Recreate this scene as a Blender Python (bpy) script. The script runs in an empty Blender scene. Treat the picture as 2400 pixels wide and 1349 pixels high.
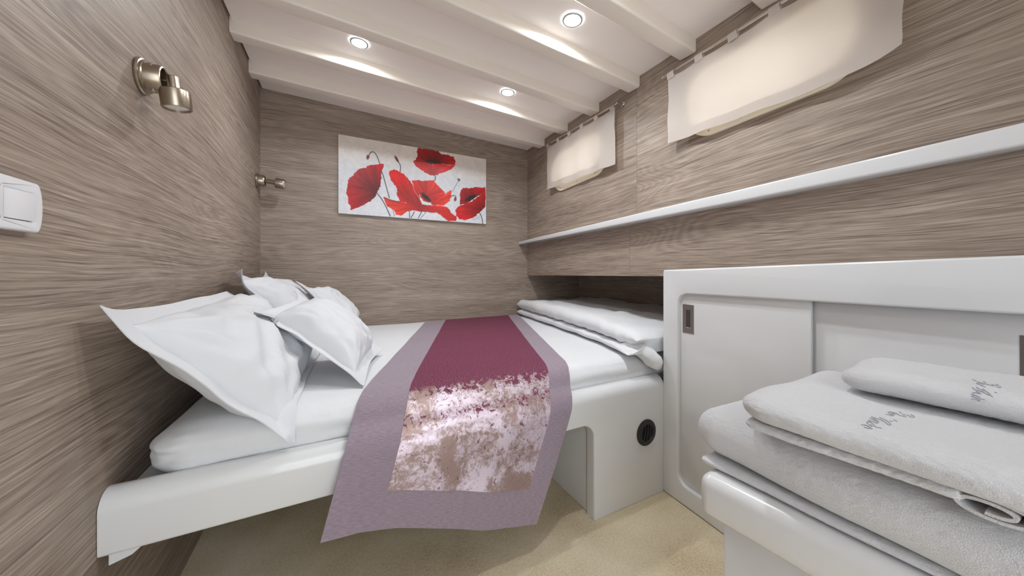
import bpy, bmesh, math, random
import numpy as np
from mathutils import Vector, Matrix, noise
from mathutils.bvhtree import BVHTree

SC = bpy.context.scene
COL = SC.collection

# ------------------------------------------------------------------ camera, world, exposure
CAM = Vector((.4196, -2.5106, .9))
FPX, CX, CY = 790.0, 1200.0, 642.0
cd = bpy.data.cameras.new('camera')
cd.sensor_width = 36.0
cd.lens = FPX / 2400 * 36
cd.shift_y = -(674.5 - CY) / 2400
cd.clip_start = .01
cam = bpy.data.objects.new('camera', cd)
cam.location = CAM
cam.rotation_euler = (math.pi / 2, 0, math.radians(-27.266))
COL.objects.link(cam)
SC.camera = cam

world = bpy.data.worlds.new('world')
SC.world = world
world.use_nodes = True
world.node_tree.nodes['Background'].inputs[0].default_value = (.90, .955, 1.0, 1)
world.node_tree.nodes['Background'].inputs[1].default_value = 3.2
LAMP = 520.0          # emission of every downlight lens

SC.view_settings.view_transform = 'Standard'
SC.view_settings.look = 'None'
SC.view_settings.gamma = 1
SC.view_settings.exposure = 0.28
SC.view_settings.use_curve_mapping = False
SC.cycles.use_denoising = True
SC.cycles.max_bounces = 14
SC.cycles.diffuse_bounces = 8
SC.cycles.sample_clamp_indirect = 6

# ------------------------------------------------------------------ reference planes of the cabin
Rv = Vector((.8889, -.4581, 0)); Fv = Vector((.4581, .8889, 0)); Zv = Vector((0, 0, 1))
H0 = Vector((1.8618, 0, 0)); C0 = Vector((1.6198, -1.5546, 0))
HD = Vector((-.0726, -.9974, 0)).normalized()      # along the hull side, towards the door
HN = Vector((-.9974, .0726, 0)).normalized()       # out of the hull side, into the cabin


def hw(s, o, z):
    return H0 + HD * s + HN * o + Zv * z


def cw(s, o, z):
    return C0 + HD * s + HN * o + Zv * z


def ray(px, py):
    return Rv * ((px - CX) / FPX) + Fv + Zv * ((CY - py) / FPX)


def on(px, py, p, n):
    v = ray(px, py)
    return CAM + v * ((Vector(p) - CAM).dot(Vector(n)) / v.dot(Vector(n)))


def onz(px, py, z): return on(px, py, (0, 0, z), (0, 0, 1))


def ceil_z(x, y):
    zl = 2.028 + .038 * y
    zr = 1.962 + .0512 * y
    return zl + (zr - zl) * x / hull_x(y)


def hull_x(y): return 1.8618 + .0728 * y


# ------------------------------------------------------------------ materials
def s2l(c):
    return tuple((v / 255 / 12.92) if v / 255 <= .04045 else ((v / 255 + .055) / 1.055) ** 2.4 for v in c)


def new_mat(name):
    m = bpy.data.materials.new(name)
    m.use_nodes = True
    nt = m.node_tree
    b = nt.nodes['Principled BSDF']
    return m, nt, b


def N(nt, typ, **kw):
    n = nt.nodes.new(typ)
    for k, v in kw.items():
        setattr(n, k, v)
    return n


def simple(name, rgb, rough=.5, metal=0., coat=0., spec=.5, bump=None):
    m, nt, b = new_mat(name)
    b.inputs['Base Color'].default_value = (*s2l(rgb), 1)
    b.inputs['Roughness'].default_value = rough
    b.inputs['Metallic'].default_value = metal
    b.inputs['Coat Weight'].default_value = coat
    b.inputs['Coat Roughness'].default_value = .06
    b.inputs['Specular IOR Level'].default_value = spec
    if bump:
        sc, st, dist = bump
        tc = N(nt, 'ShaderNodeTexCoord')
        nz = N(nt, 'ShaderNodeTexNoise')
        nz.inputs['Scale'].default_value = sc
        nz.inputs['Detail'].default_value = 4
        bp = N(nt, 'ShaderNodeBump')
        bp.inputs['Strength'].default_value = st
        bp.inputs['Distance'].default_value = dist
        nt.links.new(tc.outputs['Object'], nz.inputs['Vector'])
        nt.links.new(nz.outputs['Fac'], bp.inputs['Height'])
        nt.links.new(bp.outputs['Normal'], b.inputs['Normal'])
    return m


def math_node(nt, op, a, b=None, c=None):
    n = N(nt, 'ShaderNodeMath', operation=op)
    for i, v in enumerate((a, b, c)):
        if v is None: continue
        if isinstance(v, (int, float)):
            n.inputs[i].default_value = v
        else:
            nt.links.new(v, n.inputs[i])
    return n.outputs[0]


def noise_at(nt, vec, scale, detail=3, rough=.5, dist=0.):
    n = N(nt, 'ShaderNodeTexNoise')
    n.inputs['Scale'].default_value = scale
    n.inputs['Detail'].default_value = detail
    n.inputs['Roughness'].default_value = rough
    n.inputs['Distortion'].default_value = dist
    nt.links.new(vec, n.inputs['Vector'])
    return n.outputs['Fac']


def comb(nt, x, y, z=0.):
    n = N(nt, 'ShaderNodeCombineXYZ')
    for i, v in enumerate((x, y, z)):
        if isinstance(v, (int, float)):
            n.inputs[i].default_value = v
        else:
            nt.links.new(v, n.inputs[i])
    return n.outputs[0]


def ramp(nt, fac, stops):
    n = N(nt, 'ShaderNodeValToRGB')
    el = n.color_ramp.elements
    while len(el) < len(stops): el.new(.5)
    for e, (p, c) in zip(el, stops):
        e.position = p
        e.color = (*s2l(c), 1) if len(c) == 3 else c
    nt.links.new(fac, n.inputs[0])
    return n.outputs[0]


def mixc(nt, fac, a, b, blend='MIX'):
    n = N(nt, 'ShaderNodeMix', data_type='RGBA', blend_type=blend)
    for idx, v in ((0, fac), (6, a), (7, b)):
        if isinstance(v, (int, float)):
            n.inputs[idx].default_value = v
        elif isinstance(v, tuple):
            n.inputs[idx].default_value = (*v, 1) if len(v) == 3 else v
        else:
            nt.links.new(v, n.inputs[idx])
    return n.outputs[2]


def wood_material():
    m, nt, b = new_mat('grey brown oak laminate')
    tc = N(nt, 'ShaderNodeTexCoord')
    sp = N(nt, 'ShaderNodeSeparateXYZ')
    nt.links.new(tc.outputs['Object'], sp.inputs[0])
    oi = N(nt, 'ShaderNodeObjectInfo')
    u = math_node(nt, 'ADD', sp.outputs[0], sp.outputs[1])
    rnd = math_node(nt, 'MULTIPLY', oi.outputs['Random'], 37.0)
    u = math_node(nt, 'ADD', u, rnd)
    v = sp.outputs[2]
    def at(fu, fv, vv_, det=2, ro=.5):
        return noise_at(nt, comb(nt, math_node(nt, 'MULTIPLY', u, fu), math_node(nt, 'MULTIPLY', vv_, fv), rnd), 1.0, det, ro)

    # slow wander of the grain
    w1 = at(1.1, 3.2, v, 1.5)
    w2 = at(3.4, 9.0, v, 2)
    vv = math_node(nt, 'ADD', v, math_node(nt, 'MULTIPLY', math_node(nt, 'SUBTRACT', w1, .5), .07))
    vv = math_node(nt, 'ADD', vv, math_node(nt, 'MULTIPLY', math_node(nt, 'SUBTRACT', w2, .5), .008))
    tone = at(.8, 13.0, vv, 3, .55)
    streak = at(1.5, 125.0, vv, 4, .6)
    fibre = at(6.0, 330.0, vv, 4, .7)
    patch = at(2.2, 5.0, vv, 2, .5)
    # cathedral figure: contour lines of a stretched field
    fld = at(.9, 4.2, vv, 1.2, .4)
    ring = math_node(nt, 'SINE', math_node(nt, 'MULTIPLY', fld, 190.0))
    ring = math_node(nt, 'MULTIPLY_ADD', ring, .5, .5)
    pores = at(5.0, 190.0, vv, 2, .5)
    dash = math_node(nt, 'MINIMUM', 1.0, math_node(nt, 'MULTIPLY', math_node(nt, 'MAXIMUM', math_node(nt, 'SUBTRACT', pores, .575), 0.0), 8.0))
    f = math_node(nt, 'MULTIPLY', tone, .15)
    f = math_node(nt, 'MULTIPLY_ADD', streak, .19, f)
    f = math_node(nt, 'MULTIPLY_ADD', fibre, .56, f)
    f = math_node(nt, 'MULTIPLY_ADD', patch, .10, f)
    msk = N(nt, 'ShaderNodeMapRange', interpolation_type='SMOOTHSTEP')
    for q_, v_ in ((1, .47), (2, .62), (3, 0.004), (4, .042)): msk.inputs[q_].default_value = v_
    nt.links.new(at(1.2, 6.0, v, 1.5), msk.inputs[0])
    f = math_node(nt, 'ADD', f, math_node(nt, 'MULTIPLY', math_node(nt, 'SUBTRACT', ring, .5), msk.outputs[0]))
    col = ramp(nt, f, [(.37, (104, 89, 79)), (.46, (142, 127, 115)), (.54, (164, 149, 136)), (.64, (190, 176, 163))])
    col = mixc(nt, math_node(nt, 'MULTIPLY', dash, .5), col, s2l((92, 77, 69)))
    nt.links.new(col, b.inputs['Base Color'])
    b.inputs['Roughness'].default_value = .48
    b.inputs['Specular IOR Level'].default_value = .35
    bp = N(nt, 'ShaderNodeBump')
    bp.inputs['Strength'].default_value = .25
    bp.inputs['Distance'].default_value = .001
    nt.links.new(math_node(nt, 'ADD', streak, fibre), bp.inputs['Height'])
    nt.links.new(bp.outputs[0], b.inputs['Normal'])
    return m


def carpet_material():
    m, nt, b = new_mat('beige carpet')
    tc = N(nt, 'ShaderNodeTexCoord')
    o = tc.outputs['Object']
    big = noise_at(nt, o, 3.2, 3)
    mid = noise_at(nt, o, 130.0, 3, .7)
    fine = noise_at(nt, o, 330.0, 3, .7)
    f = math_node(nt, 'MULTIPLY_ADD', big, .40, math_node(nt, 'MULTIPLY_ADD', mid, .30, math_node(nt, 'MULTIPLY', fine, .30)))
    c = ramp(nt, f, [(.36, (190, 168, 128)), (.48, (228, 211, 176)), (.62, (248, 236, 210))])
    nt.links.new(c, b.inputs['Base Color'])
    b.inputs['Roughness'].default_value = .95
    b.inputs['Sheen Weight'].default_value = .25
    bp = N(nt, 'ShaderNodeBump')
    bp.inputs['Strength'].default_value = .8
    bp.inputs['Distance'].default_value = .005
    nt.links.new(math_node(nt, 'ADD', fine, mid), bp.inputs['Height'])
    nt.links.new(bp.outputs[0], b.inputs['Normal'])
    return m


def cotton_material(name, rgb, wr_scale=9, wr_strength=.25, sheen=.1):
    m, nt, b = new_mat(name)
    tc = N(nt, 'ShaderNodeTexCoord')
    o = tc.outputs['Object']
    b.inputs['Base Color'].default_value = (*s2l(rgb), 1)
    b.inputs['Roughness'].default_value = .8
    b.inputs['Sheen Weight'].default_value = sheen
    n1 = noise_at(nt, o, wr_scale, 4, .55, .8)
    n2 = noise_at(nt, o, 600, 2)
    h = math_node(nt, 'MULTIPLY_ADD', n2, .03, n1)
    bp = N(nt, 'ShaderNodeBump')
    bp.inputs['Strength'].default_value = wr_strength
    bp.inputs['Distance'].default_value = .02
    nt.links.new(h, bp.inputs['Height'])
    nt.links.new(bp.outputs[0], b.inputs['Normal'])
    return m


def terry_material():
    m, nt, b = new_mat('white terry')
    tc = N(nt, 'ShaderNodeTexCoord')
    o = tc.outputs['Object']
    b.inputs['Base Color'].default_value = (*s2l((212, 213, 216)), 1)
    b.inputs['Roughness'].default_value = .95
    b.inputs['Sheen Weight'].default_value = .3
    n1 = noise_at(nt, o, 700, 3, .7)
    mp = N(nt, 'ShaderNodeMapping')
    mp.inputs['Scale'].default_value = (400, 130, 200)
    nt.links.new(o, mp.inputs[0])
    n2 = noise_at(nt, mp.outputs[0], 1.0, 2)
    h = math_node(nt, 'ADD', n1, n2)
    bp = N(nt, 'ShaderNodeBump')
    bp.inputs['Strength'].default_value = .7
    bp.inputs['Distance'].default_value = .0022
    nt.links.new(h, bp.inputs['Height'])
    nt.links.new(bp.outputs[0], b.inputs['Normal'])
    return m


def border_material():
    m, nt, b = new_mat('lilac grey woven cloth')
    uv = N(nt, 'ShaderNodeUVMap')
    mp = N(nt, 'ShaderNodeMapping')
    mp.inputs['Scale'].default_value = (75, 7, 1)       # u runs along the cloth, v across
    nt.links.new(uv.outputs[0], mp.inputs[0])
    a = noise_at(nt, mp.outputs[0], 8.0, 4, .7)
    c = ramp(nt, a, [(.3, (124, 109, 122)), (.5, (142, 127, 140)), (.72, (162, 147, 160))])
    nt.links.new(c, b.inputs['Base Color'])
    b.inputs['Roughness'].default_value = .75
    b.inputs['Sheen Weight'].default_value = .25
    bp = N(nt, 'ShaderNodeBump')
    bp.inputs['Strength'].default_value = .3
    bp.inputs['Distance'].default_value = .001
    nt.links.new(a, bp.inputs['Height'])
    nt.links.new(bp.outputs[0], b.inputs['Normal'])
    return m


def velvet_material():
    """Crushed velvet: wine dye under a pile that leans up the cloth and turns pale by view angle, its sheen put into the colour."""
    m, nt, b = new_mat('crushed wine velvet')
    out = nt.nodes['Material Output']
    uv = N(nt, 'ShaderNodeUVMap')
    mp = N(nt, 'ShaderNodeMapping')
    mp.inputs['Scale'].default_value = (1, 1, 1)
    nt.links.new(uv.outputs[0], mp.inputs[0])
    big = noise_at(nt, mp.outputs[0], 6.0, 6, .66, .7)
    mid = noise_at(nt, mp.outputs[0], 60.0, 6, .8, 1.2)
    fine = noise_at(nt, mp.outputs[0], 260.0, 3, .7)
    fleck = noise_at(nt, mp.outputs[0], 48.0, 5, .7, .6)
    crush = math_node(nt, 'ADD', math_node(nt, 'MULTIPLY', big, .62), math_node(nt, 'MULTIPLY', mid, .38))
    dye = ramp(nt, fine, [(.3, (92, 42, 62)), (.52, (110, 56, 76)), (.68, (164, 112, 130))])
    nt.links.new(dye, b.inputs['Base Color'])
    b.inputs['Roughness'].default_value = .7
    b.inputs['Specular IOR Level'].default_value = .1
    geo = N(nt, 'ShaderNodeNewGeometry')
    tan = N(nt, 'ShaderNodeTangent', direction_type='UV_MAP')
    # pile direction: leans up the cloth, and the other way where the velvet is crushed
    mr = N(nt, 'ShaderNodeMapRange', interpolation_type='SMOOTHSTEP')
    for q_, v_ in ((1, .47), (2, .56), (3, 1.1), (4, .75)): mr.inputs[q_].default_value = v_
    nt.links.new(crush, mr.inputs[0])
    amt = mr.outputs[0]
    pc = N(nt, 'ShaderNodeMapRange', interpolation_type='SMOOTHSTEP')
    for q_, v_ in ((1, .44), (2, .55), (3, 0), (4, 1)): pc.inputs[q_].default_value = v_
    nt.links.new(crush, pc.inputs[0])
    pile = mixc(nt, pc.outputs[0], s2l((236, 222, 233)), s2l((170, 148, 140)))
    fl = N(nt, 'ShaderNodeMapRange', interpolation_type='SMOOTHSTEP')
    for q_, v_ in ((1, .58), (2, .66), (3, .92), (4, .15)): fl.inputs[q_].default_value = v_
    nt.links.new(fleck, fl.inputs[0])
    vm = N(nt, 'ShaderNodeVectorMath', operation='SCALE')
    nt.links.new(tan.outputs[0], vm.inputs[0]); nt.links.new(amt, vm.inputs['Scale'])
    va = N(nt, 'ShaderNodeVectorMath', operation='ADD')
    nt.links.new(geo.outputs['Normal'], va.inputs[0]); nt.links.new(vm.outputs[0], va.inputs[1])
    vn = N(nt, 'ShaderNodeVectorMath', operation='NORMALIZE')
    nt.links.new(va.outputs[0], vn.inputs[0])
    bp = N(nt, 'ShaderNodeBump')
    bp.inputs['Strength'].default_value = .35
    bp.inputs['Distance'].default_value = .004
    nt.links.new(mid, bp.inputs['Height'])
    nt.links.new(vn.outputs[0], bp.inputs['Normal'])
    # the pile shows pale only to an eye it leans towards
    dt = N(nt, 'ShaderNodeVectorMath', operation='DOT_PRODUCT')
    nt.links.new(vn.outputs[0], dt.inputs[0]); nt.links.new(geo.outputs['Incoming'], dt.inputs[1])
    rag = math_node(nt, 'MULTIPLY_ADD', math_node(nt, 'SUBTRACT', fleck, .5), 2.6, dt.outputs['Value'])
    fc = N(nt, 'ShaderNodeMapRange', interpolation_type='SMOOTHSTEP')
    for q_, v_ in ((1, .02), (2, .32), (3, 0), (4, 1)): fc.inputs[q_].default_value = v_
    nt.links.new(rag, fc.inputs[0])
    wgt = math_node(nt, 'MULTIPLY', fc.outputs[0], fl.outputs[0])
    df = N(nt, 'ShaderNodeBsdfDiffuse')
    nt.links.new(pile, df.inputs['Color'])
    nt.links.new(vn.outputs[0], df.inputs['Normal'])
    gl = N(nt, 'ShaderNodeBsdfAnisotropic')
    nt.links.new(pile, gl.inputs['Color'])
    gl.inputs['Roughness'].default_value = .45
    nt.links.new(bp.outputs[0], gl.inputs['Normal'])
    pl_ = N(nt, 'ShaderNodeMixShader')
    pl_.inputs[0].default_value = .6
    nt.links.new(df.outputs[0], pl_.inputs[1]); nt.links.new(gl.outputs[0], pl_.inputs[2])
    mx = N(nt, 'ShaderNodeMixShader')
    nt.links.new(wgt, mx.inputs[0])
    nt.links.new(b.outputs[0], mx.inputs[1]); nt.links.new(pl_.outputs[0], mx.inputs[2])
    nt.links.new(mx.outputs[0], out.inputs[0])
    return m


def curtain_material():
    m, nt, b = new_mat('cream curtain linen')
    out = nt.nodes['Material Output']
    tc = N(nt, 'ShaderNodeTexCoord')
    mp = N(nt, 'ShaderNodeMapping')
    mp.inputs['Scale'].default_value = (900, 900, 900)
    nt.links.new(tc.outputs['Object'], mp.inputs[0])
    a = noise_at(nt, mp.outputs[0], 1.0, 2)
    c = ramp(nt, a, [(.2, (200, 193, 187)), (.8, (210, 204, 198))])
    nt.links.new(c, b.inputs['Base Color'])
    b.inputs['Roughness'].default_value = .85
    tr = N(nt, 'ShaderNodeBsdfTranslucent')
    tr.inputs['Color'].default_value = (.97, .78, .57, 1)
    mx = N(nt, 'ShaderNodeMixShader')
    mx.inputs[0].default_value = .24
    nt.links.new(b.outputs[0], mx.inputs[1]); nt.links.new(tr.outputs[0], mx.inputs[2])
    nt.links.new(mx.outputs[0], out.inputs[0])
    return m


def emit_material(name, rgb, strength):
    m, nt, b = new_mat(name)
    b.inputs['Base Color'].default_value = (.8, .8, .8, 1)
    b.inputs['Emission Color'].default_value = (*rgb, 1)
    b.inputs['Emission Strength'].default_value = strength
    return m


def glass_material():
    m, nt, b = new_mat('frosted porthole glass')
    b.inputs['Base Color'].default_value = (.95, .97, 1, 1)
    b.inputs['Transmission Weight'].default_value = 1
    b.inputs['Roughness'].default_value = .35
    b.inputs['IOR'].default_value = 1.1
    return m


def paint_material():
    m, nt, b = new_mat('painted canvas')
    at = N(nt, 'ShaderNodeVertexColor', layer_name='paint')
    nt.links.new(at.outputs[0], b.inputs['Base Color'])
    b.inputs['Roughness'].default_value = .45
    tc = N(nt, 'ShaderNodeTexCoord')
    n = noise_at(nt, tc.outputs['Object'], 90, 3)
    bp = N(nt, 'ShaderNodeBump')
    bp.inputs['Strength'].default_value = .12
    bp.inputs['Distance'].default_value = .004
    nt.links.new(n, bp.inputs['Height'])
    nt.links.new(bp.outputs[0], b.inputs['Normal'])
    return m


M = dict(
    wood=wood_material(), carpet=carpet_material(),
    ceiling=simple('ceiling off white', (248, 242, 237), .45, bump=(60, .05, .002)),
    beam=simple('beam satin white', (238, 230, 220), .38, coat=.15),
    gel=simple('white gelcoat', (220, 222, 224), .22, coat=.6),
    lacq=simple('white lacquer', (212, 213, 214), .2, coat=.5),
    painted_board=simple('white painted board', (205, 205, 205), .5),
    nickel=simple('brushed nickel', (172, 160, 145), .3, 1.0, bump=(300, .05, .001)),
    chrome=simple('chrome', (215, 210, 205), .12, 1.0),
    steel=simple('brushed steel pull', (150, 142, 138), .35, 1.0),
    slot_shade=simple('painted slot shade', (60, 56, 50), .6),
    black=simple('black rubber', (34, 35, 37), .5),
    plastic=simple('white plastic', (232, 234, 238), .3, coat=.2),
    cream=simple('cream frame', (252, 243, 220), .35, coat=.3),
    cotton=cotton_material('white cotton sheet', (220, 222, 225), 10, .22),
    pillow=cotton_material('white pillow cotton', (213, 215, 219), 8, .16),
    terry=terry_material(), border=border_material(), velvet=velvet_material(),
    curtain=curtain_material(), glass=glass_material(), paint=paint_material(),
    lens=emit_material('lamp lens', (.93, .97, 1.0), LAMP),
    edge=emit_material('lamp bloom halo', (.95, .98, 1.0), 22.0),  # glow that imitates lens bloom around the downlights
    bezel=simple('grey lamp ring', (176, 176, 178), .4, .3),
    frost=simple('frosted lamp glass', (225, 222, 215), .3),
    thread=simple('grey blue embroidery thread', (160, 162, 172), .8),
)


# ------------------------------------------------------------------ mesh helpers
def smooth_mesh(me, angle=40):
    me.polygons.foreach_set('use_smooth', [True] * len(me.polygons))
    me.set_sharp_from_angle(angle=math.radians(angle))


def par(o, parent):
    if parent is not None:
        o.parent = parent
        o.matrix_parent_inverse = Matrix.Translation(parent.location).inverted()


def from_bm(name, bm, mat, parent=None, angle=40, recalc=True):
    if recalc:
        bmesh.ops.recalc_face_normals(bm, faces=bm.faces[:])
    me = bpy.data.meshes.new(name)
    bm.to_mesh(me); bm.free()
    me.materials.append(mat)
    if angle: smooth_mesh(me, angle)
    o = bpy.data.objects.new(name, me)
    COL.objects.link(o)
    par(o, parent)
    return o


def add_mesh(bm, verts, faces):
    vs = [bm.verts.new(v) for v in verts]
    for f in faces:
        try:
            bm.faces.new([vs[i] for i in f])
        except ValueError:
            pass
    return vs


def from_vf(name, verts, faces, mat, parent=None, angle=40, recalc=True):
    bm = bmesh.new()
    add_mesh(bm, verts, faces)
    return from_bm(name, bm, mat, parent, angle, recalc)


def box_bm(x0, x1, y0, y1, z0, z1, bevel=0., seg=2, xf=None, bm=None):
    own = bmesh.new()
    v = [(x, y, z) for x in (x0, x1) for y in (y0, y1) for z in (z0, z1)]
    f = [(0, 1, 3, 2), (4, 6, 7, 5), (0, 4, 5, 1), (2, 3, 7, 6), (0, 2, 6, 4), (1, 5, 7, 3)]
    add_mesh(own, v, f)
    if bevel:
        bmesh.ops.bevel(own, geom=own.edges[:], offset=bevel, segments=seg, affect='EDGES', profile=.5)
    if xf:
        for q in own.verts: q.co = xf(*q.co)
    if bm is None: return own
    tmp = bpy.data.meshes.new('tmp'); own.to_mesh(tmp); own.free(); bm.from_mesh(tmp); bpy.data.meshes.remove(tmp)
    return bm


def box(name, x0, x1, y0, y1, z0, z1, mat, parent=None, bevel=0., seg=2, xf=None):
    return from_bm(name, box_bm(x0, x1, y0, y1, z0, z1, bevel, seg, xf), mat, parent)


def plate_bm(outer, holes, d0, d1, bevel_front=0., seg=3, mapf=None, bevel_sel=None):
    """Flat plate: 2D loops (a,b), filled, extruded from depth d0 (front) to d1 (back); mapf(a, depth, b) -> world."""
    bm = bmesh.new()
    edges = []
    for lp in [outer] + holes:
        vs = [bm.verts.new((a, d0, b)) for a, b in lp]
        for i in range(len(vs)):
            edges.append(bm.edges.new((vs[i], vs[(i + 1) % len(vs)])))
    bmesh.ops.triangle_fill(bm, use_beauty=True, use_dissolve=False, edges=edges)
    ext = bmesh.ops.extrude_face_region(bm, geom=bm.faces[:] + bm.edges[:])
    newv = [g for g in ext['geom'] if isinstance(g, bmesh.types.BMVert)]
    for q in newv: q.co.y = d1
    bmesh.ops.recalc_face_normals(bm, faces=bm.faces[:])
    if bevel_front:
        es = []
        for e in bm.edges:
            if all(abs(q.co.y - d0) < 1e-6 for q in e.verts) and len(e.link_faces) == 2 and e.calc_face_angle(0) > .6:
                if bevel_sel is None or bevel_sel(e): es.append(e)
        bmesh.ops.bevel(bm, geom=es, offset=bevel_front, segments=seg, affect='EDGES', profile=.5)
    if mapf:
        for q in bm.verts: q.co = mapf(*q.co)
    return bm


def rrect(a0, a1, b0, b1, r, n=8):
    pts = []
    for (ca, cb, t0) in ((a1 - r, b1 - r, 0), (a0 + r, b1 - r, 90), (a0 + r, b0 + r, 180), (a1 - r, b0 + r, 270)):
        for i in range(n + 1):
            t = math.radians(t0 + 90 * i / n)
            pts.append((ca + r * math.cos(t), cb + r * math.sin(t)))
    return pts


def tube_bm(pts, r, n=10, bm=None, cap=True):
    bm = bm or bmesh.new()
    pts = [Vector(p) for p in pts]
    rings = []
    ref = None
    for i, p in enumerate(pts):
        t = (pts[min(i + 1, len(pts) - 1)] - pts[max(i - 1, 0)]).normalized()
        if ref is None:
            ref = t.orthogonal().normalized()
        a = (ref - t * ref.dot(t)).normalized()
        ref = a
        b = t.cross(a)
        rr = r[i] if isinstance(r, (list, tuple)) else r
        rings.append([bm.verts.new(p + a * rr * math.cos(2 * math.pi * k / n) + b * rr * math.sin(2 * math.pi * k / n)) for k in range(n)])
    for q, w in zip(rings, rings[1:]):
        for k in range(n):
            bm.faces.new((q[k], q[(k + 1) % n], w[(k + 1) % n], w[k]))
    if cap:
        bm.faces.new(rings[0][::-1]); bm.faces.new(rings[-1])
    return bm


def lathe_bm(profile, origin, axis, n=32, bm=None):
    """profile: list of (distance along axis, radius)."""
    bm = bm or bmesh.new()
    ax = Vector(axis).normalized(); a = ax.orthogonal().normalized(); b = ax.cross(a); o = Vector(origin)
    rings = []
    for h, r in profile:
        if r < 1e-6:
            rings.append([bm.verts.new(o + ax * h)])
        else:
            rings.append([bm.verts.new(o + ax * h + (a * math.cos(2 * math.pi * k / n) + b * math.sin(2 * math.pi * k / n)) * r) for k in range(n)])
    for q, w in zip(rings, rings[1:]):
        for k in range(n):
            k2 = (k + 1) % n
            if len(q) == 1 and len(w) == 1: continue
            if len(q) == 1: bm.faces.new((q[0], w[k2], w[k]))
            elif len(w) == 1: bm.faces.new((q[k], q[k2], w[0]))
            else: bm.faces.new((q[k], q[k2], w[k2], w[k]))
    return bm


def rbox_bm(hx, hy, hz, rx, ry, rz, nx=12, ny=12, nz=4, k=5, fn=None, bm=None):
    """Box of half sizes h with ellipsoidal rounded edges r, evenly gridded; fn(x,y,z)->Vector maps to world."""
    own = bmesh.new()

    def axis(h, r, n):
        a = list(np.linspace(-h, -h + r, k)) + list(np.linspace(-h + r, h - r, n + 2))[1:-1] + list(np.linspace(h - r, h, k))
        return a
    A = [axis(hx, rx, nx), axis(hy, ry, ny), axis(hz, rz, nz)]
    Hh = (hx, hy, hz); Rr = (rx, ry, rz)

    def rnd(p):
        c = [max(-(Hh[i] - Rr[i]), min(Hh[i] - Rr[i], p[i])) for i in range(3)]
        q = [(p[i] - c[i]) / Rr[i] for i in range(3)]
        l = math.sqrt(sum(t * t for t in q)) or 1
        return [c[i] + Rr[i] * q[i] / l for i in range(3)]
    for ax in range(3):
        i, j = [t for t in range(3) if t != ax]
        for sgn in (-1, 1):
            g = []
            for u in A[i]:
                row = []
                for v in A[j]:
                    p = [0, 0, 0]; p[i] = u; p[j] = v; p[ax] = sgn * Hh[ax]
                    row.append(own.verts.new(rnd(p)))
                g.append(row)
            for a in range(len(g) - 1):
                for b in range(len(g[0]) - 1):
                    own.faces.new((g[a][b], g[a + 1][b], g[a + 1][b + 1], g[a][b + 1]))
    bmesh.ops.remove_doubles(own, verts=own.verts[:], dist=1e-5)
    bmesh.ops.recalc_face_normals(own, faces=own.faces[:])
    if fn:
        for q in own.verts: q.co = fn(*q.co)
    if bm is None: return own
    tmp = bpy.data.meshes.new('tmp'); own.to_mesh(tmp); own.free(); bm.from_mesh(tmp); bpy.data.meshes.remove(tmp)
    return bm


def structure(o, label=None):
    o['kind'] = 'structure'
    if label: o['label'] = label
    return o


def thing(name, loc, label, cat, group=None):
    o = bpy.data.objects.new(name, None)
    o.empty_display_size = .05
    o.location = loc
    COL.objects.link(o)
    o['label'] = label; o['category'] = cat
    if group: o['group'] = group
    return o


def tag(o, label, cat, group=None):
    o['label'] = label; o['category'] = cat
    if group: o['group'] = group
    return o


# ------------------------------------------------------------------ room shell
YB = -3.35      # bulkhead behind the photographer, with a doorway opening added to let fill light in
structure(box('floor', -.05, 2.75, YB - .05, .05, -.05, 0, M['carpet']), 'beige short pile carpet')
structure(box('wall_left', -.05, 0, YB, .06, 0, 2.3, M['wood']), 'grey brown wood grain bulkhead with lamps and switch')
structure(box('wall_back', -.05, 2.75, 0, .05, 0, 2.3, M['wood']), 'grey brown wood grain bulkhead behind the bed')
bmf = plate_bm([(-.05, 0), (.04, 0), (.04, 1.80), (.98, 1.80), (.98, 0), (2.75, 0), (2.75, 2.3), (-.05, 2.3)], [], YB, YB - .05)
structure(from_bm('wall_front', bmf, M['wood'], angle=0), 'bulkhead behind the camera with a doorway opening added for fill light')
structure(box('roof_light_stop_1', -.1, 2.8, YB - .1, .1, 2.3, 2.34, M['ceiling']), 'unseen slab over the ceiling, added to stop light leaking in')  # unseen cover slab, added to keep outside light from leaking past the ceiling

# hull side: backing board with openings, four wood panels on it
WIN = [(.455, 1.065, 1.485, 1.765), (1.575, 2.165, 1.452, 1.735)]
SE = 3.42


def ztop(s): return 2.0 - .05 * s


holes = [rrect(a + .03, b - .03, c + .03, d - .03, .09) for a, b, c, d in WIN]
wr = from_bm('wall_right', plate_bm([(0, .89), (SE, .89), (SE, ztop(SE)), (0, ztop(0))], holes, -.014, -.05, mapf=hw), M['wood'], angle=0)
structure(wr, 'sloping hull side clad in wood grain panels')
for (s0, s1, z0, z1, hl) in ((0, 1.279, 1.163, None, [holes[0]]), (1.2805, SE, 1.163, None, [holes[1]]),
                             (0, 1.2275, .89, 1.162, []), (1.229, SE, .89, 1.162, [])):
    zz0, zz1 = (z1, z1) if z1 else (ztop(s0), ztop(s1))
    from_bm('wood_panel', plate_bm([(s0, z0), (s1, z0), (s1, zz1), (s0, zz0)], hl, 0, -.0135, bevel_front=.0006, seg=1, mapf=hw), M['wood'], wr, angle=0)

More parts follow.
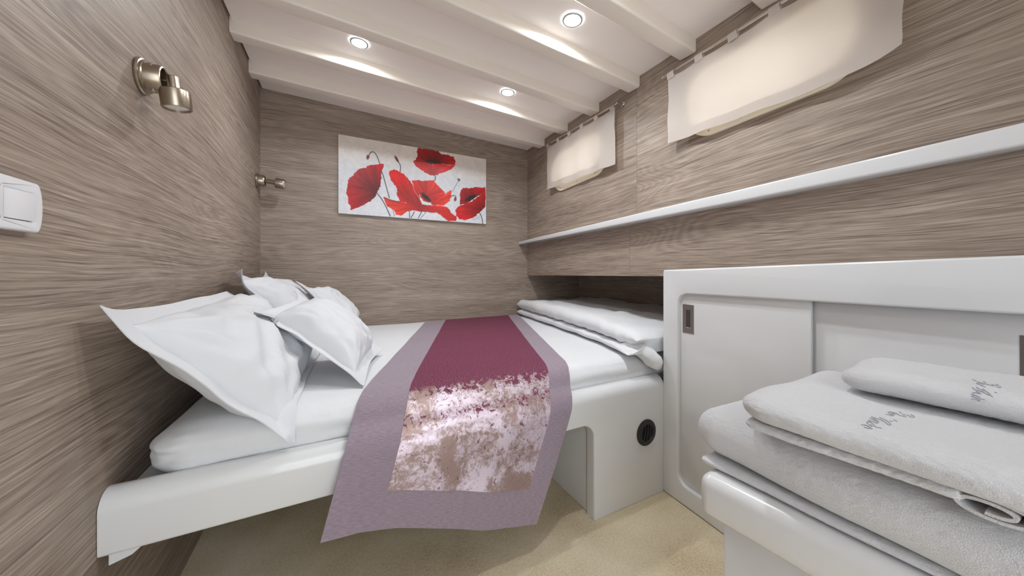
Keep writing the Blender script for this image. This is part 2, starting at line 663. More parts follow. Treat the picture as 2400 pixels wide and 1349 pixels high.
# alcove under the hull side
A1 = 2.417
structure(box('wall_alcove', A1, A1 + .04, -1.75, 0, 0, .92, M['wood']), 'wood grain inner side of the alcove over the bed')
structure(box('alcove_light_stop', 1.66, A1 + .04, -1.64, -1.60, 0, .92, M['wood']), 'unseen end panel behind the cabinet, added to keep light out of the alcove')  # unseen closing panel, added to block outside light
bmc = plate_bm([(1.8618, 0), (A1 + .04, 0), (A1 + .04, -1.75), (1.8618 - .0728 * 1.75, -1.75)], [], 0, 1)
for q in bmc.verts: q.co = Vector((q.co.x, q.co.z, .8905 if q.co.y < .5 else .92))
structure(from_bm('ceiling_alcove', bmc, M['wood'], angle=0), 'wood grain underside of the hull ledge')

# ceiling with beams
nx, ny = 8, 14
verts, faces = [], []
for k in (0, .03):
    for j in range(ny + 1):
        y = YB * j / ny
        for i in range(nx + 1):
            x = .010 + (hull_x(y) - .010) * i / nx
            verts.append((x, y, ceil_z(x, y) + k))
W = nx + 1; S = W * (ny + 1)
for j in range(ny):
    for i in range(nx):
        q = (j * W + i, j * W + i + 1, (j + 1) * W + i + 1, (j + 1) * W + i)
        faces += [q, tuple(t + S for t in q[::-1])]
for i in range(nx):
    for j in (0, ny):
        faces.append((j * W + i, j * W + i + 1, j * W + i + 1 + S, j * W + i + S))
for j in range(ny):
    for i in (0, nx):
        faces.append((j * W + i, (j + 1) * W + i, (j + 1) * W + i + S, j * W + i + S))
ceiling = structure(from_vf('ceiling', verts, faces, M['ceiling'], angle=20), 'off white deckhead crossed by white beams')

BEAMS = [(-.305, -.311), (-.658, -.641), (-1.0, -.978), (-1.34, -1.30), (-1.68, -1.615), (-2.03, -1.945), (-2.38, -2.28), (-2.73, -2.61), (-3.08, -2.94)]
BW, BD, BR = .078, .055, .009


def beam(yl, yr):
    prof = [(0, .012), (0, -BD + BR)]
    prof += [(BR - BR * math.cos(t), -BD + BR - BR * math.sin(t)) for t in np.linspace(0, math.pi / 2, 6)[1:]]
    prof += [(BW - BR + BR * math.sin(t), -BD + BR - BR * math.cos(t)) for t in np.linspace(0, math.pi / 2, 6)]
    prof += [(BW, .012)]
    bm = bmesh.new(); rings = []
    n = 10
    for i in range(n + 1):
        f = i / n
        ymid = yl + (yr - yl) * f
        x = .001 + (hull_x(ymid) - .003) * f
        camber = .010 * (1 - (2 * f - 1) ** 2)
        rings.append([bm.verts.new((x, ymid + dy, ceil_z(x, ymid + dy) + dz - 0 * camber)) for dy, dz in prof])
    m = len(prof)
    for a, b in zip(rings, rings[1:]):
        for k in range(m):
            bm.faces.new((a[k], a[(k + 1) % m], b[(k + 1) % m], b[k]))
    bm.faces.new(rings[0]); bm.faces.new(rings[-1][::-1])
    return from_bm('beam', bm, M['beam'], ceiling, 35)


for yl, yr in BEAMS: beam(yl, yr)


# windows behind the curtains
def window(n, rect):
    a, b, c, d = rect
    fr = from_bm('window_%d' % n, plate_bm(rrect(a, b, c, d, .125, 14), [rrect(a + .042, b - .042, c + .042, d - .042, .085, 14)],
                                           .014, .0005, bevel_front=.005, seg=3, mapf=hw), M['cream'])
    structure(fr, 'cream rounded porthole frame behind the curtain')
    from_bm('pane', plate_bm(rrect(a + .032, b - .032, c + .032, d - .032, .09, 10), [], -.02, -.024, mapf=hw), M['glass'], fr, angle=0)
    from_bm('light_tunnel', plate_bm(rrect(a + .022, b - .022, c + .022, d - .022, .10, 10), [rrect(a + .036, b - .036, c + .036, d - .036, .088, 10)], -.051, -.16, mapf=hw), M['ceiling'], fr, angle=30)  # unseen tunnel added to narrow the daylight falling on the curtain
    for s in np.linspace(a + .11, b - .11, 4 if n == 2 else 3):
        p = hw(s, .0135, c + .018)
        from_bm('screw', lathe_bm([(0, .0042), (.001, .004), (.0016, .0022), (.0012, 0)], p, HN, 12), M['chrome'], fr)


window(1, WIN[0]); window(2, WIN[1])

# shelf along the hull
def shelf():
    bm = bmesh.new()
    prof0 = (1.150, 1.175); prof1 = (1.158, 1.204)
    ys = [-.001, -2.382, -3.34]
    ringz = []
    for y in ys:
        f = y / -2.382
        s = -y / .9974
        off = .088 + (.052 - .088) * f
        zb = prof0[0] + (prof1[0] - prof0[0]) * f
        zt = prof0[1] + (prof1[1] - prof0[1]) * f
        pf = hw(s, off, 0); pb = hw(s, .0005, 0)
        pf.y = y; pb.y = y
        ringz.append([bm.verts.new((pb.x, y, zb)), bm.verts.new((pf.x, y, zb)), bm.verts.new((pf.x, y, zt)), bm.verts.new((pb.x, y, zt))])
    for q, w in zip(ringz, ringz[1:]):
        for k in range(4): bm.faces.new((q[k], q[(k + 1) % 4], w[(k + 1) % 4], w[k]))
    bm.faces.new(ringz[0]); bm.faces.new(ringz[-1][::-1])
    bmesh.ops.recalc_face_normals(bm, faces=bm.faces[:])
    es = [e for e in bm.edges if len(e.link_faces) == 2 and e.calc_face_angle(0) > .5]
    bmesh.ops.bevel(bm, geom=es, offset=.006, segments=4, affect='EDGES', profile=.5)
    o = from_bm('ledge_shelf', bm, M['gel'])
    tag(o, 'long narrow white ledge shelf running along the wood hull side', 'shelf')


shelf()

# ------------------------------------------------------------------ downlights
LP = [((.506, -.793), 'recessed round downlight nearest the left wall, over the pillows'),
      ((1.283, -.782), 'smallest looking round downlight, over the bed runner'),
      ((1.248, -1.429), 'round downlight with widest glow, nearest the large curtain')]
FILL_LIGHTS = [((1.1, -1.86), 'added unseen fill downlight over the gap between the berth and the towel counter')]  # unseen lamp added to brighten the berth front and carpet
for (x, y), lab in LP + [(e, l) for e, l in FILL_LIGHTS]:
    z = ceil_z(x, y)
    t = thing('downlight', (x, y, z), lab, 'ceiling light', 'recessed ceiling downlights')
    nrm = Vector(((ceil_z(x + .01, y) - z) / .01, (ceil_z(x, y + .01) - z) / .01, -1)).normalized()
    from_bm('bezel', lathe_bm([(.002, .041), (.0045, .041), (.0065, .039), (.0065, .0325), (.004, .0298), (.0005, .0295)], (x, y, z), nrm, 40), M['bezel'], t)
    from_bm('bloom_ring', lathe_bm([(.0002, .0385), (.0002, .0422), (.0018, .0422), (.0018, .0385), (.0002, .0385)], (x, y, z), nrm, 40), M['edge'], t)  # added emissive ring standing in for the bloom halo round the bezel
    from_bm('lens', lathe_bm([(.0005, .0295), (.0012, .027), (.0018, .02), (.002, 0)], (x, y, z), nrm, 32), M['lens'], t)

# ------------------------------------------------------------------ bed
bed = thing('bed', (.81, -.8, 0), 'white gelcoat berth built between the wood walls, open underneath', 'bed')
YF = -1.555
outl = [(0.001, .343), (1.20, .352)] + [(1.20 + .05 * math.sin(t), .302 + .05 * math.cos(t)) for t in np.linspace(0, math.pi / 2, 8)[1:]] + \
       [(1.25, 0.001), (1.619, 0.001), (1.619, .4395), (.001, .4275)]
bmp = bmesh.new()
vs = [bmp.verts.new((a, YF, b)) for a, b in outl]
es = [bmp.edges.new((vs[i], vs[(i + 1) % len(vs)])) for i in range(len(vs))]
bmesh.ops.triangle_fill(bmp, use_beauty=True, edges=es)
ext = bmesh.ops.extrude_face_region(bmp, geom=bmp.faces[:] + bmp.edges[:])
for q in ext['geom']:
    if isinstance(q, bmesh.types.BMVert): q.co.y = YF + .04
bmesh.ops.recalc_face_normals(bmp, faces=bmp.faces[:])
oth = [e for e in bmp.edges if all(abs(q.co.y - YF) < 1e-5 and q.co.z < .4 for q in e.verts) and len(e.link_faces) == 2 and e.calc_face_angle(0) > .6 and not all(q.co.x > 1.61 or q.co.x < .01 or q.co.z < .01 for q in e.verts)]
bmesh.ops.bevel(bmp, geom=oth, offset=.007, segments=3, affect='EDGES', profile=.5)
front = from_bm('front_panel', bmp, M['gel'], bed, 30)
RR = .038
rprof = [(0, 0)] + [(RR - RR * math.cos(t), RR * math.sin(t)) for t in np.linspace(0, math.pi / 2, 14)] + [(.044, RR - .0008), (.046, RR - .004), (.046, 0)]
bmr = bmesh.new(); rr_ = []
for i in range(21):
    x = .001 + 1.618 * i / 20
    zb_ = .4275 + .012 * i / 20
    rr_.append([bmr.verts.new((x, YF + a, zb_ + c)) for a, c in rprof[1:]])
for p_, q_ in zip(rr_, rr_[1:]):
    for k in range(len(p_)): bmr.faces.new((p_[k], p_[(k + 1) % len(p_)], q_[(k + 1) % len(p_)], q_[k]))
bmr.faces.new(rr_[0]); bmr.faces.new(rr_[-1][::-1])
from_bm('rim', bmr, M['gel'], bed, 30)
box('base_board', .003, A1 - .003, -1.512, -.004, .395, .424, M['painted_board'], bed, .002)
box('side_panel', 1.258, 1.276, -1.512, -.05, .001, .394, M['gel'], bed, .002)
bmb = plate_bm([(.012, .343), (.062, .343), (.045, .328), (.012, .318)], [], YF + .012, YF + .03)
from_bm('bracket', bmb, M['gel'], bed, 30)
# black hose vent
vc = Vector((1.517, YF, .266))
vent = from_bm('vent', lathe_bm([(.0, .052), (.004, .052), (.008, .047), (.009, .034), (.006, .032), (.002, .031), (.0012, 0)], vc, (0, -1, 0), 40), M['black'], bed)
for dx in (-.014, 0, .014):
    h = math.sqrt(.030 ** 2 - dx ** 2)
    from_bm('vent_slat', tube_bm([vc + Vector((dx - .004, -.0045, -h)), vc + Vector((dx + .002, -.006, 0)), vc + Vector((dx + .006, -.0045, h))], .0035, 8), M['black'], vent)

# mattress with fitted sheet
mx0, mx1, my0, my1, mz0, mz1 = .040, A1 - .012, -1.507, -.010, .425, .556


def matt(x, y, z):
    X = x + (mx0 + mx1) / 2; Y = y + (my0 + my1) / 2; Zc = z + (mz0 + mz1) / 2
    side = 1 if Zc < mz1 - .02 else .35
    lf = max(0, 1 - (X - mx0) / .75)
    front = max(0, 1 - (Y - my0) / .2)
    n = noise.noise(Vector((X * 9, Y * 9, Zc * 22))) * .006 + noise.noise(Vector((X * 26, Y * 26, Zc * 55))) * .004
    r = abs(noise.noise(Vector((X * 11 + Zc * 18, Y * 11, Zc * 24 + 5)))) * .012 * (.3 + lf) + abs(noise.noise(Vector((X * 30 - Zc * 30, Y * 24, Zc * 40)))) * .006 * lf
    amp = side * (lf * .9 + .15) * (front * .8 + .2)
    long = math.sin(Zc * 150 + 3 * noise.noise(Vector((X * 4, 1, 3)))) * .0016 * front * side
    Y = Y - (n + r) * amp - long if Y < -.7 else Y
    X = X - (n + r) * amp * .5 if X < .3 else X
    if Zc > .54: Zc += noise.noise(Vector((X * 5, Y * 5, 7))) * .003
    return Vector((max(X, .006), max(Y, -1.5083), min(Zc, .5588)))


bmm = rbox_bm((mx1 - mx0) / 2, (my1 - my0) / 2, (mz1 - mz0) / 2, .10, .075, .055, 110, 60, 10, 9, fn=matt)
mat_o = from_bm('mattress', bmm, M['cotton'], None, 80)
tag(mat_o, 'mattress under a tightly fitted white sheet on the berth', 'mattress')


# ------------------------------------------------------------------ pillows
def pillow(name, A, B, C, D, tf, tb, fl, seed, label, curls=(), bow=.0, group='white flanged pillows against the left wall', pinch=.02, n=64, avoid=()):
    A, B, C, D = map(Vector, (A, B, C, D))
    nrm = ((B - A).cross(D - A) + (D - C).cross(B - C)).normalized()
    if nrm.z < 0 and nrm.x < 0: nrm = -nrm
    if nrm.x + nrm.z < 0: nrm = -nrm
    Ls = ((B - A).length + (C - D).length) / 2
    Lt = ((D - A).length + (C - B).length) / 2
    sd = Vector((seed * 3.7, seed * 1.3, seed * 7.1))
    verts = []

    def P(s, t, side):
        p = A * (1 - s) * (1 - t) + B * s * (1 - t) + C * s * t + D * (1 - s) * t
        ds = (B - A) * (1 - t) + (C - D) * t
        dt = (D - A) * (1 - s) + (C - B) * s
        e = 4 * s * (1 - s); g = 4 * t * (1 - t)
        # sides are drawn in between the corners
        p += ds.normalized() * pinch * g * (1 - 2 * s) * (abs(1 - 2 * s) ** 3)
        p += dt.normalized() * pinch * e * (1 - 2 * t) * (abs(1 - 2 * t) ** 3)
        ls = (s * Ls - fl) / (Ls - 2 * fl); lt = (t * Lt - fl) / (Lt - 2 * fl)
        inside = 0 < ls < 1 and 0 < lt < 1
        b = ((1 - abs(2 * ls - 1) ** 3.4) * (1 - abs(2 * lt - 1) ** 3.4)) ** .56 if inside else 0
        h = (tf if side > 0 else tb) * b
        if inside:
            w = 0
            # tension folds fanning out of the corners and a soft overall rumple
            for cs, ct in ((0, 0), (1, 0), (1, 1), (0, 1)):
                dx, dy = (ls - cs) * Ls, (lt - ct) * Lt
                r = math.hypot(dx, dy) + 1e-4
                ang = math.atan2(dy, dx)
                w += math.sin(ang * 13 + seed * 2 + 2.0 * noise.noise(Vector((ang * 3, r * 6, seed)))) * math.exp(-((r - .13) / .10) ** 2) * .0045
            w += noise.noise(Vector((ls * 2.2, lt * 2.6, 1)) + sd) * .018
            q = Vector((ls * 2.0 + lt * 2.2, lt * 3.2 - ls * 1.2, 0))
            w -= abs(noise.noise(q * 1.7 + sd)) * .032
            w += noise.noise(Vector((ls * 9 + lt * 3, lt * 16, 3)) + sd) * .005
            w *= min(1.25, Lt / .62)
            h += w * min(1, b * 1.6) * (1 if side > 0 else .4)
        p = p + nrm * (h * side + .0012 * side)
        p -= nrm * bow * math.sin(math.pi * s) * math.sin(math.pi * t)
        # flange ripple
        if not inside:
            p += nrm * (noise.noise(Vector((s * 5, t * 5, 2)) + sd) * .008)
        for (cs, ct, off, rad) in curls:
            dd = math.hypot((s - cs) * Ls, (t - ct) * Lt)
            if dd < rad:
                p += Vector(off) * (1 - dd / rad) ** 2
        p.x = max(p.x, .004)
        # rests on the mattress
        if p.x > .03 and p.y > -1.537:
            zm = .563 if p.y > -1.45 else .563 - .06 * ((-1.45 - p.y) / .07) ** 2
            p.z = max(p.z, zm + (.0015 if side > 0 else 0))
        for bv in avoid:
            q0 = Vector(p); hits = 0
            dirv = Vector((.31, .2, .93)).normalized()
            while hits < 9:
                h_ = bv.ray_cast(q0, dirv, 1.0)
                if h_[0] is None: break
                hits += 1; q0 = h_[0] + dirv * 1e-5
            if hits % 2:
                loc, nn, _, dist = bv.find_nearest(p, .3)
                p = loc + nn * (.013 + (.0012 if side > 0 else 0))
        return p
    def grid_axis(L):
        a = [0, fl * .33 / L, fl * .66 / L, fl * .98 / L]
        inner = [fl / L + (1 - 2 * fl / L) * (.5 - .5 * math.cos(math.pi * i / (n - 8))) for i in range(n - 7)]
        return a + inner + [1 - q for q in a[::-1]]
    S_, T_ = grid_axis(Ls), grid_axis(Lt)
    bm = bmesh.new(); G = {}
    for side in (1, -1):
        for i, s in enumerate(S_):
            for j, t in enumerate(T_):
                G[side, i, j] = bm.verts.new(P(s, t, side))
    a, b = len(S_), len(T_)
    for side in (1, -1):
        for i in range(a - 1):
            for j in range(b - 1):
                q = [G[side, i, j], G[side, i + 1, j], G[side, i + 1, j + 1], G[side, i, j + 1]]
                bm.faces.new(q if side > 0 else q[::-1])
    for i in range(a - 1):
        for j in (0, b - 1):
            bm.faces.new((G[1, i, j], G[1, i + 1, j], G[-1, i + 1, j], G[-1, i, j]))
    for j in range(b - 1):
        for i in (0, a - 1):
            bm.faces.new((G[1, i, j], G[1, i, j + 1], G[-1, i, j + 1], G[-1, i, j]))
    o = from_bm(name, bm, M['pillow'], None, 60)
    tag(o, label, 'pillow', group)
    return o


def bvh(o): return BVHTree.FromPolygons([v.co for v in o.data.vertices], [tuple(p.vertices) for p in o.data.polygons])


p1 = pillow('pillow', on(212, 735, (.02, 0, 0), (1, 0, 0)), onz(690, 1050, .472), (.352, -.82, .575), (.03, -.80, .835),
            .092, .085, .042, 1, 'large white flanged pillow nearest the camera, its corner hanging over the berth edge',
            curls=((0, 0, (.01, .0, .012), .10),), bow=.0, pinch=.010)
p2 = pillow('pillow', on(530, 638, (.03, 0, 0), (1, 0, 0)), (.33, -.77, .585), (.35, -.10, .585), (.04, -.12, .885),
            .10, .05, .042, 2, 'large white pillow at the back, standing in the wall corner behind the others',
            curls=((0, 0, (.05, -.01, .01), .10), (0, 1, (.0, .02, .03), .08)), bow=.01, avoid=(bvh(p1),))
p4 = pillow('pillow', (.25, -.535, .855), (.50, -.66, .575), (.545, -.24, .58), (.31, -.13, .815),
            .085, .03, .036, 4, 'small white pillow half hidden behind the front small one, nearest the painting',
            curls=((0, 0, (-.02, .0, .01), .07),), avoid=(bvh(p2),))
p3 = pillow('pillow', (.192, -1.238, .788), (.490, -1.405, .562), (.585, -.985, .575), (.29, -.90, .815),
            .088, .034, .042, 3, 'small white pillow in front, leaning on the large one nearest the camera',
            curls=((0, 0, (-.03, -.0, -.02), .08), (0, 1, (-.03, .02, .02), .08)), avoid=(bvh(p1), bvh(p4)))


# ------------------------------------------------------------------ bed runner
def runner_pt(s, t, lift=0.):
    """s across (0 left, 1 right), t along (0 at the back wall, 1 at the hanging hem)."""
    yb = -.10 + .055 * s
    wl, wr_ = 1.700, 1.935
    wmax = wl + (wr_ - wl) * (s ** 1.0)
    w = t * wmax
    xl = np.interp(w, [0, 1.26, 1.40, wl], [.9735, .512, .466, .382])
    xr = np.interp(w, [0, 1.46, 1.60, wr_], [1.7486, 1.176, 1.13, .985])
    x = xl + (xr - xl) * s
    # path over mattress edge, berth rim and down
    zt = .562
    ye = -1.452
    flat = yb - ye
    if w < flat:
        y, z = yb - w, zt
        ny, nz = 0, 1
    else:
        q = w - flat
        pts = [(ye, zt), (-1.487, .553), (-1.512, .530), (-1.528, .500), (-1.556, .474), (-1.570, .445), (-1.574, .38), (-1.580, -.3)]
        y, z = pts[-1]; ny, nz = -1, 0
        for (a, b), (c, d) in zip(pts, pts[1:]):
            L = math.hypot(c - a, d - b)
            if q <= L:
                f = q / L
                y, z = a + (c - a) * f, b + (d - b) * f
                ny, nz = (d - b) / L, -(c - a) / L
                break
            q -= L
    hang = max(0, min(1, (.50 - z) / .25))
    wob = noise.noise(Vector((s * 3.2, t * 2.0, 4))) * .016 * hang + math.sin(s * 9 + 1.2) * .008 * hang
    tip = max(0, 1 - s / .25) * hang
    y += -abs(wob) - .018 * tip - .004 * hang
    z += noise.noise(Vector((x * 6, y * 6, 2))) * .0025 * (1 - hang)
    z += .010 * hang * math.sin(s * 7) * max(0, t - .8) / .2
    return Vector((x, y + ny * lift, z + nz * lift))


def cloth(name, s0, s1, t0, t1, ns, nt_, lift, thick, mat, parent):
    bm = bmesh.new()
    uvl = bm.loops.layers.uv.new('UVMap')
    G = {}
    for k in (0, 1):
        for i in range(ns + 1):
            for j in range(nt_ + 1):
                s = s0 + (s1 - s0) * i / ns; t = t0 + (t1 - t0) * j / nt_
                G[k, i, j] = bm.verts.new(runner_pt(s, t, lift + (thick if k else 0)))
    def uv(i, j):
        return (-(t0 + (t1 - t0) * j / nt_) * 1.85, (s0 + (s1 - s0) * i / ns) * .68)
    for k in (0, 1):
        for i in range(ns):
            for j in range(nt_):
                idx = [(i, j), (i + 1, j), (i + 1, j + 1), (i, j + 1)]
                if k: idx = idx[::-1]
                f = bm.faces.new([G[k, a, b] for a, b in idx])
                for lp, (a, b) in zip(f.loops, idx): lp[uvl].uv = uv(a, b)
    def rim(seq):
        for p, q in zip(seq, seq[1:]):
            f = bm.faces.new((G[0, p[0], p[1]], G[0, q[0], q[1]], G[1, q[0], q[1]], G[1, p[0], p[1]]))
            for lp, c in zip(f.loops, (p, q, q, p)): lp[uvl].uv = uv(*c)
    rim([(i, 0) for i in range(ns + 1)]); rim([(i, nt_) for i in range(ns + 1)])
    rim([(0, j) for j in range(nt_ + 1)]); rim([(ns, j) for j in range(nt_ + 1)])
    return from_bm(name, bm, mat, parent, 70)


run = cloth('bed_runner', 0, 1, 0, 1, 60, 150, 0, .003, M['border'], None)
tag(run, 'lilac grey bed runner with wine velvet middle, draped over the berth edge', 'bed runner')
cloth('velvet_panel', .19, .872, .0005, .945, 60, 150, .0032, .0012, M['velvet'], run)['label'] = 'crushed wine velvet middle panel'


# ------------------------------------------------------------------ folded duvet
def duvet():
    bm = bmesh.new()
    ny_ = 70
    rings = []
    y0, y1 = -.03, -1.525
    for j in range(ny_ + 1):
        f = 1 - (1 - j / ny_) ** 1.5
        y = y0 + (y1 - y0) * f
        xl = np.interp(f, [0, .5, .85, 1], [1.745, 1.63, 1.535, 1.50])
        xu = xl + .0 + .012 * noise.noise(Vector((f * 5, 0, 3)))
        xr = min(2.39, hull_x(y) + .55) if y > -1.46 else 2.3
        zt = np.interp(f, [0, .3, .8, 1], [.692, .70, .685, .655]) + .006 * noise.noise(Vector((f * 7, 4, 1)))
        zm = np.interp(f, [0, .5, 1], [.612, .612, .600])
        endc = max(.12, math.sqrt(max(0, 1 - max(0, (f - .93) / .07) ** 2))) * min(1, f / .03 + .3)
        c = (zt + zm) / 2
        hu = (zt - zm) / 2 * endc
        lob = .022 * max(0, (f - .8) / .2) ** 1.5
        xlow = xl - .004 - lob * 2.2 + .006 * noise.noise(Vector((f * 9, 8, 2)))
        zl0, zl1 = .5665, zm - .004 - .012 * max(0, (f - .9) / .1)
        cl = (zl0 + zl1) / 2; hl = (zl1 - zl0) / 2 * (.2 + .8 * endc)
        pts = []
        m1 = 14
        for i in range(m1):                                   # top from right to left
            g = i / m1
            x = xr + (xu + .05 - xr) * g
            sag = -.012 * math.sin(math.pi * g) + .007 * noise.noise(Vector((x * 7, y * 7, 1))) + .009 * noise.noise(Vector((x * 15, y * 7, 5)))
            pts.append((x, c + hu + sag))
        for i in range(11):                                   # rounded fold of the upper layer
            a = math.pi / 2 + math.pi * i / 10
            pts.append((xu + .05 + .05 * math.cos(a), c + hu * math.sin(a)))
        pts.append((xu + .055, zm - .001))
        for i in range(9):                                    # lower layer
            a = math.pi / 2 + math.pi * i / 8
            pts.append((xlow + .03 + .03 * math.cos(a), cl + hl * math.sin(a)))
        pts.append((xr, zl0))
        ring = []
        for x, z in pts:
            wr2 = noise.noise(Vector((x * 14, y * 9, z * 20))) * .004 - abs(noise.noise(Vector((y * 16, z * 5, x * 4)))) * .013 * (1 if z > .60 else 0)
            ring.append(bm.verts.new((x + wr2, y, z + wr2 * .6)))
        rings.append(ring)
    m = len(rings[0])
    for a, b in zip(rings, rings[1:]):
        for k in range(m):
            bm.faces.new((a[k], a[(k + 1) % m], b[(k + 1) % m], b[k]))
    for rg in (rings[0], rings[-1]):
        es = [bm.edges.get((rg[k], rg[(k + 1) % m])) for k in range(m)]
        bmesh.ops.triangle_fill(bm, use_beauty=True, edges=es)
    o = from_bm('duvet', bm, M['cotton'], None, 60)
    path = [(1.520, -1.37, .590), (1.527, -1.42, .590), (1.537, -1.465, .588), (1.552, -1.500, .580), (1.568, -1.526, .563), (1.580, -1.542, .543), (1.586, -1.550, .528), (1.589, -1.554, .518), (1.590, -1.556, .511)]
    rad = [.004, .014, .022, .029, .033, .033, .027, .016, .003]
    fine_p, fine_r = [], []
    for (p, q, ra, rb) in zip(path, path[1:], rad, rad[1:]):
        for g in np.linspace(0, 1, 5)[:-1]:
            fine_p.append(Vector(p).lerp(Vector(q), g)); fine_r.append(ra + (rb - ra) * g)
    bmt = tube_bm(fine_p, fine_r, 28)
    for v in bmt.verts:
        n_ = noise.noise(v.co * 34) * .006 - abs(noise.noise(v.co * 22 + Vector((3, 1, 7)))) * .007
        v.co += Vector((n_ * .5, n_ * .6, n_))
        if v.co.y > -1.45: v.co.z = max(v.co.z, .567)
    from_bm('draped_corner', bmt, M['cotton'], o, 80)
    tag(o, 'folded white duvet lying in the alcove at the right end of the berth', 'duvet')


duvet()


# ------------------------------------------------------------------ storage cabinet under the hull side
cab = thing('storage_cabinet', C0 + HD * .8, 'long white cabinet with sliding doors standing under the wood hull side', 'cabinet')
CE = 1.84
op = rrect(.070, 1.5, .075, .824, .042, 8)
from_bm('face_frame', plate_bm([(0, .001), (CE, .001), (CE, .958), (0, .917)], [op], 0, -.022, bevel_front=.006, seg=4, mapf=cw,
                                bevel_sel=lambda e: not all(q.co.x < .001 for q in e.verts)), M['gel'], cab, 30)
bmk = box_bm(.0, CE, -.118, -.050, .002, .90, xf=cw)
from_bm('cabinet_body', bmk, M['painted_board'], cab, 0)
box('cabinet_top', 0, CE, -.116, -.0225, .900, .916, M['gel'], cab, xf=cw)


def pull(parent, s0, s1, z0, z1, o):
    w = (s1 - s0); h = (z1 - z0)
    slot = [(s0 + w * .29, z0 + h * .20), (s1 - w * .29, z0 + h * .20), (s1 - w * .29, z1 - h * .19), (s0 + w * .29, z1 - h * .19)]
    hd_ = from_bm('handle', plate_bm([(s0, z0), (s1, z0), (s1, z1), (s0, z1)], [slot], o + .0015, o - .0, bevel_front=.0005, seg=1, mapf=cw), M['steel'], parent, 30)
    hd_['label'] = 'recessed steel finger pull'
    a0, a1, b0, b1 = slot[0][0], slot[1][0], slot[0][1], slot[2][1]
    from_bm('pull_slot_shade', box_bm(a0, a1, o + .0001, o + .0007, b0, b1, xf=cw), M['slot_shade'], parent, 0)  # flat dark plate paints the slot's shade; the door is not cut
    for i in range(4):
        a = a0 + (a1 - a0) * (i + .5) / 4
    return hd_


d1 = box('door', .060, .500, -.026, -.014, .050, .850, M['lacq'], cab, .0015, xf=cw)
d1['label'] = 'front sliding door at the left'
pull(d1, .082, .131, .671, .782, -.014)
d2 = box('door', .44, 1.55, -.044, -.031, .050, .850, M['lacq'], cab, .0015, xf=cw)
d2['label'] = 'rear sliding door at the right'
pull(d2, .8265, .8765, .680, .782, -.031)

# ------------------------------------------------------------------ counter in the foreground
KZ = .55
cnt = thing('counter', (1.25, -2.55, 0), 'white gelcoat counter with rounded edge carrying the towel stack', 'counter')
ce = Vector((.0701, -.9976, 0)).normalized(); cn = Vector((-ce.y, ce.x, 0))


def kw(a, d, b):
    """a from the far end towards the camera, d into the counter (to the right), b height."""
    p = Vector((.985, -2.130, 0)) + ce * a + cn * d
    p.z = b
    return p


def kwc(a, d, b):
    p = kw(a, d, b)
    # run the right hand side up to the cabinet front
    lim = (p.y - C0.y) / HD.y * HD.x + C0.x - .004
    p.x = min(p.x, lim)
    return p


bmc = box_bm(0, 1.05, 0, .66, KZ - .072, KZ, .018, 5, xf=kwc)
from_bm('counter_top', bmc, M['gel'], cnt, 35)
bmc = box_bm(.032, 1.03, .022, .66, .001, KZ - .073, .004, 2, xf=kwc)
from_bm('counter_body', bmc, M['gel'], cnt, 35)


# ------------------------------------------------------------------ towels
def towel(name, o, ex, L, Wd, z0, z1, seed, label, r=(.045, .05), tilt=0., amp=.003, parent=None, rz=None):
    """o: far outer corner in plan, ex: direction of the outer edge towards the camera."""
    e = Vector((*ex, 0)).normalized(); w = Vector((-e.y, e.x, 0))
    H = (z1 - z0) / 2
    rz = rz or H * .96

    def fn(x, y, z):
        a = y + L / 2; d = x + Wd / 2
        zz = (z0 + z1) / 2 + z
        p = Vector((*o, 0)) + e * a + w * d
        q = Vector((p.x * 6, p.y * 6, seed))
        zz += noise.noise(q) * amp + noise.noise(q * 2.7) * amp * .5
        zz += tilt * a
        p += w * noise.noise(Vector((a * 8, zz * 14, seed + 4))) * .006 + e * noise.noise(Vector((d * 8, zz * 14, seed + 9))) * .006
        fz = noise.noise(Vector((p.x * 220, p.y * 220, zz * 220))) * .0010
        p.z = zz + fz
        p += (w * (1 if x > 0 else -1)) * fz
        return p
    bm = rbox_bm(Wd / 2, L / 2, H, r[0], r[1], rz, 60, 70, 5, 10, fn=fn)
    ob = from_bm(name, bm, M['terry'], parent, 80)
    if label: tag(ob, label, 'towel', 'folded white towels stacked on the counter')
    return ob


t1 = towel('towel', (1.017, -2.088), (-.03, -1), .50, .46, .568, .650, 1, 'thick white terry towel at the bottom of the stack on the counter', r=(.046, .05), tilt=-.022)
towel('folded_layer', (1.012, -2.115), (.03, -1), .47, .42, .5525, .5655, 11, None, r=(.012, .012), amp=.0012, parent=t1)
t2 = towel('towel', (.988, -2.186), (.03, -1), .42, .34, .668, .708, 2, 'middle white towel of the stack with grey embroidered script', r=(.035, .04), tilt=-.005)
towel('folded_layer', (.998, -2.20), (.05, -1), .215, .31, .654, .6685, 12, None, r=(.012, .014), amp=.0015, parent=t2)
bm = bmesh.new()
sp_ = []
for i in range(61):
    t_ = i / 60
    an = math.radians(95 - 560 * t_)
    q_ = 1 - .62 * t_
    sp_.append((-2.428 - .031 * q_ * math.cos(an), .6585 + .0115 * q_ * math.sin(an)))
sp_ = [(-2.30, .6668), (-2.36, .6690)] + sp_
rows_ = []
for i, (yy, zz) in enumerate(sp_):
    y0_, z0_ = sp_[max(i - 1, 0)]; y1_, z1_ = sp_[min(i + 1, len(sp_) - 1)]
    l_ = math.hypot(y1_ - y0_, z1_ - z0_) or 1
    ny_, nz_ = -(z1_ - z0_) / l_ * .0017, (y1_ - y0_) / l_ * .0017
    rows_.append([bm.verts.new((xx + .02 * (yy + 2.428), yy + sg * ny_, zz + sg * nz_)) for xx in (1.012, 1.10, 1.20) for sg in (-1, 1)])
